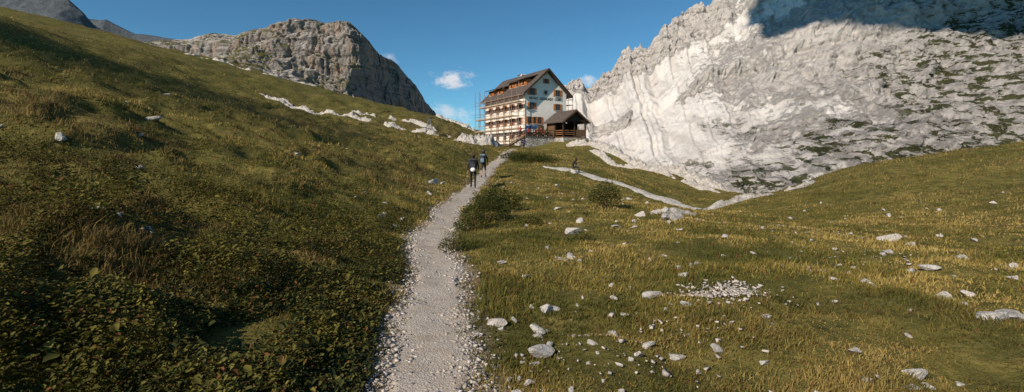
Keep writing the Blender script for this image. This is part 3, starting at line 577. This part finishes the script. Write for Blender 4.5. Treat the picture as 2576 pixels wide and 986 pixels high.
for s,n_ in ((-1,'L'),(1,'R')):
    sit.update({'sh'+n_:(s*.18,.0,1.02),'el'+n_:(s*.24,.08,.76),'wr'+n_:(s*.16,.30,.72),'ha'+n_:(s*.13,.37,.73),'hp'+n_:(s*.10,.03,.52),'kn'+n_:(s*.12,.45,.52),'an'+n_:(s*.12,.46,.09),'he'+n_:(s*.12,.42,.05),'to'+n_:(s*.13,.62,.035)})
lean=dict(sit); lean.update({'ch':(0,.16,.92),'nk':(0,.24,1.03),'hb':(0,.30,1.10),'ht':(0,.33,1.20),'shL':(-.18,.18,.97),'shR':(.18,.18,.97),'elL':(-.22,.28,.70),'elR':(.22,.28,.70)})
sx,sy=4.75,37.2
person((sx,sy,gz(sx,sy)-.08),math.radians(-100),lean,(.03,.03,.035),(.03,.032,.04),(.05,.03,.02),'hiker in dark clothes sitting on a pale rock')
person((1.9,74.5,gz(1.9,74.5)),math.radians(20),{},(.06,.05,.12),(.03,.03,.04),(.05,.03,.02),'person in purple jacket standing below the stone terrace')
tabs=[(-.9,-2.5),(.9,-2.4),(2.6,-2.5)]
for i,(a,b_) in enumerate(tabs):
    wx,wy=hut_w(a,b_); zt=HB+TZ
    tb=addobj('picnic_table',None,loc=(wx,wy,zt),rot=(0,0,TH),label='brown wooden picnic table with benches on the terrace',category='table',group='picnic tables on the terrace')
    addobj('table_top',boxes_mesh('table_top',[(0,(-.3+.2*j),.74,1.3,.18,.04) for j in range(4)]),M_wood,tb)
    for s in (-1,1):
        addobj('bench',boxes_mesh('bench',[(0,s*.75,.44,1.3,.26,.04)]),M_wood,tb)
        addobj('leg',boxes_mesh('leg',[(s*.5,0,.36,.08,.6,.72),(s*.5,0,.38,.07,1.5,.07),(s*.5,.7,.2,.07,.07,.44),(s*.5,-.7,.2,.07,.07,.44)]),M_wood,tb)
cols=[((.5,.05,.04),'red'),((.07,.15,.35),'blue'),((.6,.55,.5),'white'),((.45,.12,.05),'orange'),((.05,.05,.06),'black'),((.5,.05,.05),'red'),((.12,.2,.1),'green')]
gi=0
for (a,b_) in tabs:
    for (da,db,r) in ((-.35,-.77,0),(.35,.77,math.pi)) + (((.38,-.77,0),) if gi<4 else ()):
        c,nm=cols[gi%7]; wx,wy=hut_w(a+da,b_+db)
        person((wx,wy,HB+TZ),TH+r,dict(sit),c,(.04,.045,.07),[(.05,.03,.02),(.3,.2,.08)][gi%2],'guest in %s top seated at a picnic table'%nm,h=.98); gi+=1
wx,wy=hut_w(-1.6,-1.2); person((wx,wy,HB+TZ),TH+math.pi,{},(.5,.07,.05),(.04,.04,.06),(.04,.03,.02),'guest in red jacket standing on the terrace')
ax,ay=-17.0,98; az=gz(ax,ay)
af=addobj('wooden_trestle',None,loc=(ax,ay,az+.4),rot=(0,0,.3),label='grey blue timber A-frame trestle standing on the ledge',category='trestle')
M_tr=plain('weathered_blue_timber',(.16,.19,.24),.2,5,.8)
for s in (-1,1):
    addobj('leg',rods_mesh('leg',[((s*.9,-.4,-.6),(s*.12,0,2.4),.08,.06),((s*.9,.4,-.6),(s*.12,0,2.4),.08,.06)]),M_tr,af)
addobj('crossbar',rods_mesh('crossbar',[((-.55,-.2,1.0),(.55,-.2,1.0),.06,.06),((-.3,0,2.35),(.3,0,2.35),.08,.08)]),M_tr,af)

# ------------------------------------------------------------------ rocks
def rock_mesh(seed,sub=3,flat=.6):
    r=random.Random(seed); bm=bmesh.new(); bmesh.ops.create_icosphere(bm,subdivisions=sub,radius=1)
    P=np.array([v.co[:] for v in bm.verts])
    for k in range(14):
        nrm=np.array([r.gauss(0,1),r.gauss(0,1),r.gauss(0,.8)]); nrm/=np.linalg.norm(nrm); dlim=.35+.4*r.random()
        q=P@nrm; P=P-np.outer(np.maximum(q-dlim,0)*.97,nrm)
    nn=fbm(P[:,0]*2.2+seed,P[:,1]*2.2,P[:,2]*2.2,3,seed)-.5; P=P*(1.2+.35*nn[:,None])
    P[:,2]*=flat; P[:,0]*=1+.5*r.random()
    for v,p in zip(bm.verts,P): v.co=p
    me=bpy.data.meshes.new('rock'); bm.to_mesh(me); bm.free(); me.materials.append(M_rock); 
    return me
RM=[rock_mesh(i,3,.38+.05*i) for i in range(8)]
def rock(x,y,d,i,label,g='pale stones scattered over the meadow',up=.12):
    z=gz(x,y); o=addobj('rock',RM[i%8],None,None,(x,y,z+d*up),(random.uniform(-.3,.3),random.uniform(-.3,.3),random.uniform(0,6.28)),label=label,category='rock',group=g)
    o.scale=(d/2*random.uniform(.9,1.25),d/2*random.uniform(.7,1),d/2*random.uniform(.8,1.1)); return o
big=[(.4,5.5,.27),(1.75,5.9,.27),(.25,4.16,.23),(-.14,5.0,.22),(.27,4.9,.19),(1.42,11.2,.5),(1.0,8.1,.25),(.97,4.55,.14),(5.35,5.9,.28),(4.9,4.86,.32),(5.25,5.0,.28),(3.17,3.76,.16),(1.25,5.3,.12),(2.55,4.7,.12),(-3.3,19,.35),(-1.4,11.4,.22),(7.5,9.5,.32),(8.3,8.8,.27),(6.5,7.4,.22),(9.5,12,.42),
(-4.9,5.6,.15),(-4.7,5.7,.14),(-4.4,5.7,.2),(-9,9.5,.25),(-7.5,9.6,.24),(-12,16,.5),(-6.5,22,.5),(-4.0,24,.6),(-3.6,24.4,.4),(4.75,37.25,.95),(1.9,13.2,.3),(4.1,15.2,.45),(5.3,16.4,.6),(5.9,17.0,.5),(4.5,14.1,.45),(5.0,14.6,.35),(-2.8,12,.2),(-2.7,11,.16)]
for i,(x,y,d) in enumerate(big): rock(x,y,d,i,'weathered pale limestone boulder half sunk in the grass')
cnt=0
while cnt<234:
    L=math.exp(random.uniform(math.log(3.2),math.log(32))); an=math.radians(random.uniform(-6,50))
    x=L*math.sin(an); y=L*math.cos(an)
    if random.random()>.16+1.2*float(vn(np.array([x/1.5]),np.array([y/1.5]),0,77)[0])**2.0: continue
    if path_d(x,y)<.6: continue
    d=(.034+.05*random.random()**2.5)*(1+L*.13)
    rock(x,y,d,cnt,'small pale limestone stone lying in the grass',up=.16); cnt+=1
for i in range(26):
    L=math.exp(random.uniform(math.log(9),math.log(60))); an=math.radians(random.uniform(-50,-12)); x=L*math.sin(an); y=L*math.cos(an)
    rock(x,y,.026*L**.72,i,'small pale stone among the tussocks of the slope','pale stones on the grassy slope')

ic=np.array([(sx_,sy_,sz_) for sx_ in (-1,1) for sy_ in (-1,1) for sz_ in (-1,1)],float)*.62
icf=np.array([(0,1,3),(0,3,2),(4,6,7),(4,7,5),(0,4,5),(0,5,1),(2,3,7),(2,7,6),(0,2,6),(0,6,4),(1,5,7),(1,7,3)])
def pebbles(x,y,s,zoff=.0):
    N=len(x); z=ground_h(x,y)+.02+zoff
    sc=s[:,None]*rng.uniform(.55,1.3,(N,3))*np.array([1,1,.6]); V=ic[None]*sc[:,None,:]*(1+rng.uniform(-.42,.42,(N,8,3)))
    a=rng.uniform(0,6.28,N); ca=np.cos(a)[:,None];sa=np.sin(a)[:,None]; ti=rng.uniform(-.5,.5,N)[:,None]
    V[...,2]+=V[...,0]*ti
    vx=V[...,0]*ca-V[...,1]*sa; vy=V[...,0]*sa+V[...,1]*ca
    V=np.stack([vx+x[:,None],vy+y[:,None],V[...,2]+z[:,None]+s[:,None]*.12],-1).reshape(-1,3)
    F=(icf[None]+8*np.arange(N)[:,None,None]).reshape(-1,3)
    g=rng.uniform(.28,.62,N); c=np.stack([g,g*.875,g*.765],1); return V,F,np.repeat(c,8,0)
N=16000; y=np.exp(rng.uniform(np.log(2.2),np.log(22),N)); off=rng.normal(0,1,N)
off=np.where(rng.random(N)<.38,np.sign(off)*(.38+rng.normal(0,.13,N)),rng.uniform(-.46,.46,N)); x=path_x(y)+off
s=.003+.024*rng.random(N)**6+.005*(np.abs(off)>.3)*rng.random(N)**2; s*=.8+.04*y
for (qx,qy,qr,qn) in ((2.6,5.9,.26,520),(.45,4.0,.5,40),(1.6,4.6,.5,60),(1.0,3.9,.6,40),(6.5,8.5,.8,80),(2.9,6.2,.22,240),(8.2,13,1.0,80),(-1.3,3.7,.25,50)):
    y=np.concatenate([y,qy+rng.normal(0,qr,qn)*.8]); x=np.concatenate([x,qx+rng.normal(0,qr,qn)]); s=np.concatenate([s,.008+.026*rng.random(qn)**2])
V,F,c=pebbles(x,y,s)
addobj('gravel',fast_mesh('gravel',V,F,False,c),M_peb,kind='stuff',label='loose pale limestone gravel strewn along the path',category='gravel')

# ------------------------------------------------------------------ grass (stuff)
def blades(N,r0,r1,a0,a1,name,label):
    r=np.exp(rng.uniform(np.log(r0),np.log(r1),N)); a=np.radians(rng.uniform(a0,a1,N)); x=r*np.sin(a); y=r*np.cos(a)
    cell=.14+.010*r; qx=np.round(x/cell+rng.normal(0,.25,N))*cell; qy=np.round(y/cell+rng.normal(0,.25,N))*cell
    jx=(_h(np.round(qx*50),np.round(qy*50),qx*0,5)-.5)*cell; jy=(_h(np.round(qx*50),np.round(qy*50),qx*0,6)-.5)*cell
    k=rng.uniform(0,.6,N); ccx=qx+jx; ccy=qy+jy; x=x*(1-k)+ccx*k; y=y*(1-k)+ccy*k
    d=path_d(x,y); al,bl=hut_local(x,y)
    ok=(d>.46+.13*rng.normal(0,1,N)+.45*(vn(x/.4,y/.4,0,44)-.5)) & ~((al>-2.6)&(al<9.5)&(bl>-6.6)&(bl<16))
    for rx,ry,rw in RIBS:
        bb=(x>rx.min()-rw)&(x<rx.max()+rw)&(y>ry.min()-rw)&(y<ry.max()+rw)&ok; ii=np.where(bb)[0]
        if len(ii)==0: continue
        sx_,sy_=rx[::3],ry[::3]
        for j in range(0,len(ii),20000):
            q=ii[j:j+20000]; ok[q]&=np.min(np.hypot(x[q][:,None]-sx_,y[q][:,None]-sy_),1)>rw*rng.uniform(.5,1.1,len(q))
    thin=vn(x/.5,y/.5,0,91); ok&=(thin>.2)|(rng.random(N)<.5)
    for (qx_,qy_,qr) in ((2.6,5.9,.34),(2.9,6.2,.26)): ok&=(np.hypot(x-qx_,y-qy_)>qr)|(rng.random(N)<.10)
    x=x[ok];y=y[ok];r=r[ok];ccx=ccx[ok];ccy=ccy[ok];N=len(x); z=ground_h(x,y)-.01
    left=sst(.6,3,path_x(np.clip(y,-8,74))-x)
    hs=vn(x/.8,y/.8,0,12); h=(.020+.052*rng.random(N)**2.0)*(.30+1.35*hs)*(1+.032*np.minimum(r,35)); 
    md=mounds(x,y); hm=hummocks(x,y); h*=1+left*(1.0*sst(.5,.9,md)-.2)
    edge=np.exp(-((path_d(x,y)-.65)/.25)**2); h*=1+.7*edge*(y>5)
    w=.0014+.00052*r
    dxx=x-ccx; dyy=y-ccy; L=np.hypot(dxx,dyy)+1e-4; lean=rng.uniform(.2,1.3,N)*h
    ang=rng.uniform(0,6.28,N); lx=(dxx/L*.5+np.cos(ang)*.6+.2); ly=(dyy/L*.5+np.sin(ang)*.6)
    q=rng.uniform(0,6.28,N); wx=np.cos(q)*w; wy=np.sin(q)*w
    V=np.empty((N,5,3)); 
    V[:,0]=np.stack([x-wx,y-wy,z],1); V[:,1]=np.stack([x+wx,y+wy,z],1)
    mx=x+lx*lean*.35; my=y+ly*lean*.35
    V[:,2]=np.stack([mx-wx*.8,my-wy*.8,z+h*.6],1); V[:,3]=np.stack([mx+wx*.8,my+wy*.8,z+h*.6],1)
    V[:,4]=np.stack([x+lx*lean,y+ly*lean,z+h*rng.uniform(.8,1.0,N)],1)
    F=np.array([(0,1,3),(0,3,2),(2,3,4)])[None]+5*np.arange(N)[:,None,None]
    g=fbm(x/1.1,y/1.1,0,5,60); g2=fbm(x/5,y/5,0,4,61)
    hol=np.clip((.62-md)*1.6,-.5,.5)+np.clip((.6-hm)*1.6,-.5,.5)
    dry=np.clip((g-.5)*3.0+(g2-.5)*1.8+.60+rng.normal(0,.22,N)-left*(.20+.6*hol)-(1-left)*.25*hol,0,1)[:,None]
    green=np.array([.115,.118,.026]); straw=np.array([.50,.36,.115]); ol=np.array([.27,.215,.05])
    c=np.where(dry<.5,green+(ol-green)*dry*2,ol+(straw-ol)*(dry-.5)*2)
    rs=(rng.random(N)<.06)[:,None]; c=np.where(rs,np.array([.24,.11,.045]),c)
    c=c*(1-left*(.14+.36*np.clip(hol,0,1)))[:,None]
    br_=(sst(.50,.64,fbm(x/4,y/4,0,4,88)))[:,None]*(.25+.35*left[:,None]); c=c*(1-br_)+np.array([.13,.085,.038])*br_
    farr=sst(7,26,x)[:,None]; c=c*(1-farr)+(c*.55+np.array([.12,.095,.036])*.45)*farr
    c=c*rng.uniform(.65,1.25,N)[:,None]
    return addobj(name,fast_mesh(name,V.reshape(-1,3),F.reshape(-1,3),False,np.repeat(c,5,0)),M_grass,kind='stuff',label=label,category='grass')
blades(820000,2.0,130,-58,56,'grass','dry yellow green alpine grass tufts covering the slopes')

# ------------------------------------------------------------------ leafy growth
def leaves(cx_,cy_,cz_,size,col):
    N=len(cx_); a=rng.uniform(0,6.28,N); tl=rng.uniform(-.3,.9,N); L=size; w=size*rng.uniform(.22,.36,N)
    d=np.stack([np.cos(a)*np.cos(tl),np.sin(a)*np.cos(tl),np.sin(tl)],1); s_=np.stack([-np.sin(a),np.cos(a),rng.uniform(-.4,.4,N)],1)
    o=np.stack([cx_,cy_,cz_],1); up=np.array([0,0,1.])
    V=np.empty((N,6,3)); V[:,0]=o; V[:,1]=o+d*(L*.4)[:,None]+s_*w[:,None]*.9+up*(L*.10)[:,None]; V[:,2]=o+d*(L*.75)[:,None]+s_*w[:,None]*.6+up*(L*.06)[:,None]
    V[:,3]=o+d*L[:,None]-up*(L*.12)[:,None]; V[:,4]=o+d*(L*.75)[:,None]-s_*w[:,None]*.6+up*(L*.06)[:,None]; V[:,5]=o+d*(L*.4)[:,None]-s_*w[:,None]*.9+up*(L*.10)[:,None]
    F=np.array([(0,1,2,3),(0,3,4,5)])[None]+6*np.arange(N)[:,None,None]
    return V.reshape(-1,3),F.reshape(-1,4),np.repeat(col,6,0)
N=170000; r=np.exp(rng.uniform(np.log(1.9),np.log(14),N)); a=np.radians(rng.uniform(-60,-6,N)); x=r*np.sin(a); y=r*np.cos(a)
pd=path_x(y)-x; cl=fbm(x/.55,y/.55,0,3,14); patch=fbm(x/2.0,y/2.0,0,2,15)
ok=(pd>.5+.25*(cl-.5))&(cl+patch>.84+.20*sst(5.5,11,r)); x=x[ok];y=y[ok];r=r[ok];cl=cl[ok];pd=pd[ok];N=len(x)
top=.06+.75*np.clip(cl-.35,0,1)*sst(.4,1.3,pd)
zz=ground_h(x,y)+top*rng.random(N)**.6
yel=np.clip(rng.normal(.34,.25,N)+(cl-.5)*1.6,0,1)[:,None]; c=np.array([.026,.040,.014])*(1-yel)+np.array([.25,.21,.042])*yel
rd=(rng.random(N)<.05)[:,None]; c=np.where(rd,np.array([.22,.10,.035]),c); c*=rng.uniform(.6,1.2,N)[:,None]
V,F,c=leaves(x,y,zz,rng.uniform(.018,.048,N)*(1+.03*r)*(1+1.0*(rng.random(N)<.05)),c)
addobj('undergrowth',fast_mesh('undergrowth',V,F,False,c),M_leaf,kind='stuff',label='dark leafy bilberry and herb undergrowth beside the path',category='undergrowth')
def shrub(x,y,rad,h,n_,yel,label,ls=.05,cat='shrub'):
    z=gz(x,y); e=addobj('shrub',None,loc=(x,y,z),label=label,category=cat)
    th=rng.uniform(0,6.28,n_); rr=rad*np.sqrt(rng.random(n_)); lump=fbm(np.cos(th)*1.5+rr*3,np.sin(th)*1.5+rr*2+x,0,2,int(abs(x*10))+3)
    zz=h*(.15+.85*rng.random(n_)**.7)*(1-.6*(rr/rad)**2)*(.4+1.2*lump); xx=rr*np.cos(th); yy=rr*np.sin(th)
    yv=np.clip(rng.normal(yel,.2,n_),0,1)[:,None]; c=(np.array([.03,.055,.014])*(1-yv)+np.array([.20,.19,.04])*yv)*rng.uniform(.6,1.2,n_)[:,None]
    V,F,c=leaves(xx,yy,zz,rng.uniform(.5,1.1,n_)*ls,c); addobj('foliage',fast_mesh('foliage',V,F,False,c),M_leaf,e)
    st=[]
    for i in range(12):
        t_=random.uniform(0,6.28); q=rad*random.uniform(.1,.8); st.append(((q*.2*math.cos(t_),q*.2*math.sin(t_),-.05),(q*math.cos(t_),q*math.sin(t_),h*random.uniform(.5,.9)),.008+.004*h,.004))
    addobj('stem',rods_mesh('stem',st,5),M_wood,e)
for a_ in ((-.75,13.5,.7,.85,3000,.28,'leafy green bush on the bank beside the path',.07),(-.45,16,.8,.8,2600,.3,'leafy green bush on the bank beside the path',.08),(-.95,11.5,.45,.5,1500,.45,'yellowish herb clump hanging over the path bank',.06),
 (1.7,46,1.9,1.15,2600,.2,'dark green dwarf bush on the rise below the hut',.14),(.2,48,1.4,.8,1500,.25,'dark green dwarf bush on the rise below the hut',.14),(3.4,17.5,.6,.95,1800,.15,'small dark green bush standing in the meadow',.08),
 (1.4,9.6,.3,.28,600,.35,'low green herb tuft in the meadow grass',.05),(3.0,45,1.5,.7,1400,.3,'low bush growing on the rise below the hut',.13),(-1.1,9.0,.3,.3,600,.5,'yellow leafed herb clump at the path edge',.05),(.45,12.6,.4,.28,700,.6,'pale grey green thistle patch in the meadow',.06)): shrub(*a_)

# ------------------------------------------------------------------ clouds casting shade
M_cloud=plain('cloud_white',(.85,.85,.86),.03,.01,1.0)
def cloud(c,rx,ry,rz_,seed,label,rot=0):
    bm=bmesh.new(); bmesh.ops.create_icosphere(bm,subdivisions=6,radius=1); P=np.array([v.co[:] for v in bm.verts])
    P=P*(1+.8*(fbm(P[:,0]*1.8+5,P[:,1]*1.8+5,P[:,2]*1.8+5,6,seed,.6)-.5)[:,None])
    P=P*np.array([rx,ry,rz_])
    for v,p in zip(bm.verts,P): v.co=p
    m=bpy.data.meshes.new('cloud'); bm.to_mesh(m); bm.free()
    for p in m.polygons:p.use_smooth=True
    addobj('cloud',m,M_cloud,loc=c,rot=(0,0,rot),kind='structure',label=label,category='cloud')
t0=Vector((765,840,330)); cloud(t0+SUN*1900,290,350,55,3,'broad white cumulus cloud above the valley')
t0=Vector((-66,55,16)); cloud(t0+SUN*1500,50,12,5,5,'unseen cloud shape added to shade the grassy hill',math.radians(-45))  # added out-of-view blocker, placed sunward to darken the left slope

# ------------------------------------------------------------------ world, sun, camera
w=bpy.data.worlds.new('World'); S.world=w; w.use_nodes=True; nt=w.node_tree; bg=nt.nodes['Background']
el=math.asin(SUN.z); rot=math.atan2(SUN.x,SUN.y)
sky=nd(nt,'ShaderNodeTexSky',sky_type='NISHITA'); sky.sun_disc=False; sky.sun_elevation=el; sky.sun_rotation=rot; sky.altitude=2200; sky.air_density=1.0; sky.dust_density=.3; sky.ozone_density=1.8
dirv=nd(nt,'ShaderNodeTexCoord').outputs['Generated']
cn=noise(nt,nd(nt,'ShaderNodeMapping',{'Vector':dirv,'Scale':(1,1,1.6)}).outputs[0],22,8,.62,.3)
mask=None
for (tx,tz,rad_,st) in ((-.125,.165,.055,1.0),(-.095,.170,.03,.7),(-.13,.092,.05,.6),(-.10,.062,.05,.7),(.165,.155,.04,.8),(-.26,.21,.03,.5)):
    c=Vector((tx,1,tz)).normalized()
    dist=nd(nt,'ShaderNodeVectorMath',{0:nd(nt,'ShaderNodeVectorMath',{0:nd(nt,'ShaderNodeVectorMath',{0:dirv,1:tuple(c)},operation='SUBTRACT').outputs[0],1:(1,1,1.7)},operation='MULTIPLY').outputs[0]},operation='LENGTH').outputs['Value']
    f=mth(nt,'SUBTRACT',1.0,mth(nt,'DIVIDE',dist,rad_))
    f=mth(nt,'MULTIPLY',sstep(nt,mth(nt,'ADD',f,mth(nt,'MULTIPLY',mth(nt,'SUBTRACT',cn,.5),3.6)),.25,1.25),st)
    mask=f if mask is None else mth(nt,'MAXIMUM',mask,f)
mask=mth(nt,'MULTIPLY',mask,1,clamp=True)
mask=mth(nt,'MINIMUM',mask,.9)
sc=mixc(nt,1.0,sky.outputs[0],(.52,.96,1.06),'MULTIPLY')
col=mixc(nt,mask,sc,(8.0,8.1,8.5))
nt.links.new(col,bg.inputs[0]); bg.inputs[1].default_value=.095
sl_=bpy.data.lights.new('sun','SUN'); sl_.energy=5.0; sl_.angle=math.radians(.5); sl_.color=(1,.90,.76)
so=bpy.data.objects.new('sun',sl_); C.objects.link(so); so.rotation_euler=SUN.to_track_quat('Z','Y').to_euler()
cam=bpy.data.cameras.new('camera'); co=bpy.data.objects.new('camera',cam); C.objects.link(co)
co.location=(0,0,1.7); co.rotation_euler=(math.pi/2,0,0); cam.lens=16.77; cam.sensor_width=36; cam.shift_y=-.038; cam.clip_end=20000; cam.clip_start=.05
S.camera=co
S.view_settings.view_transform='Standard'; S.view_settings.look='None'; S.view_settings.exposure=0
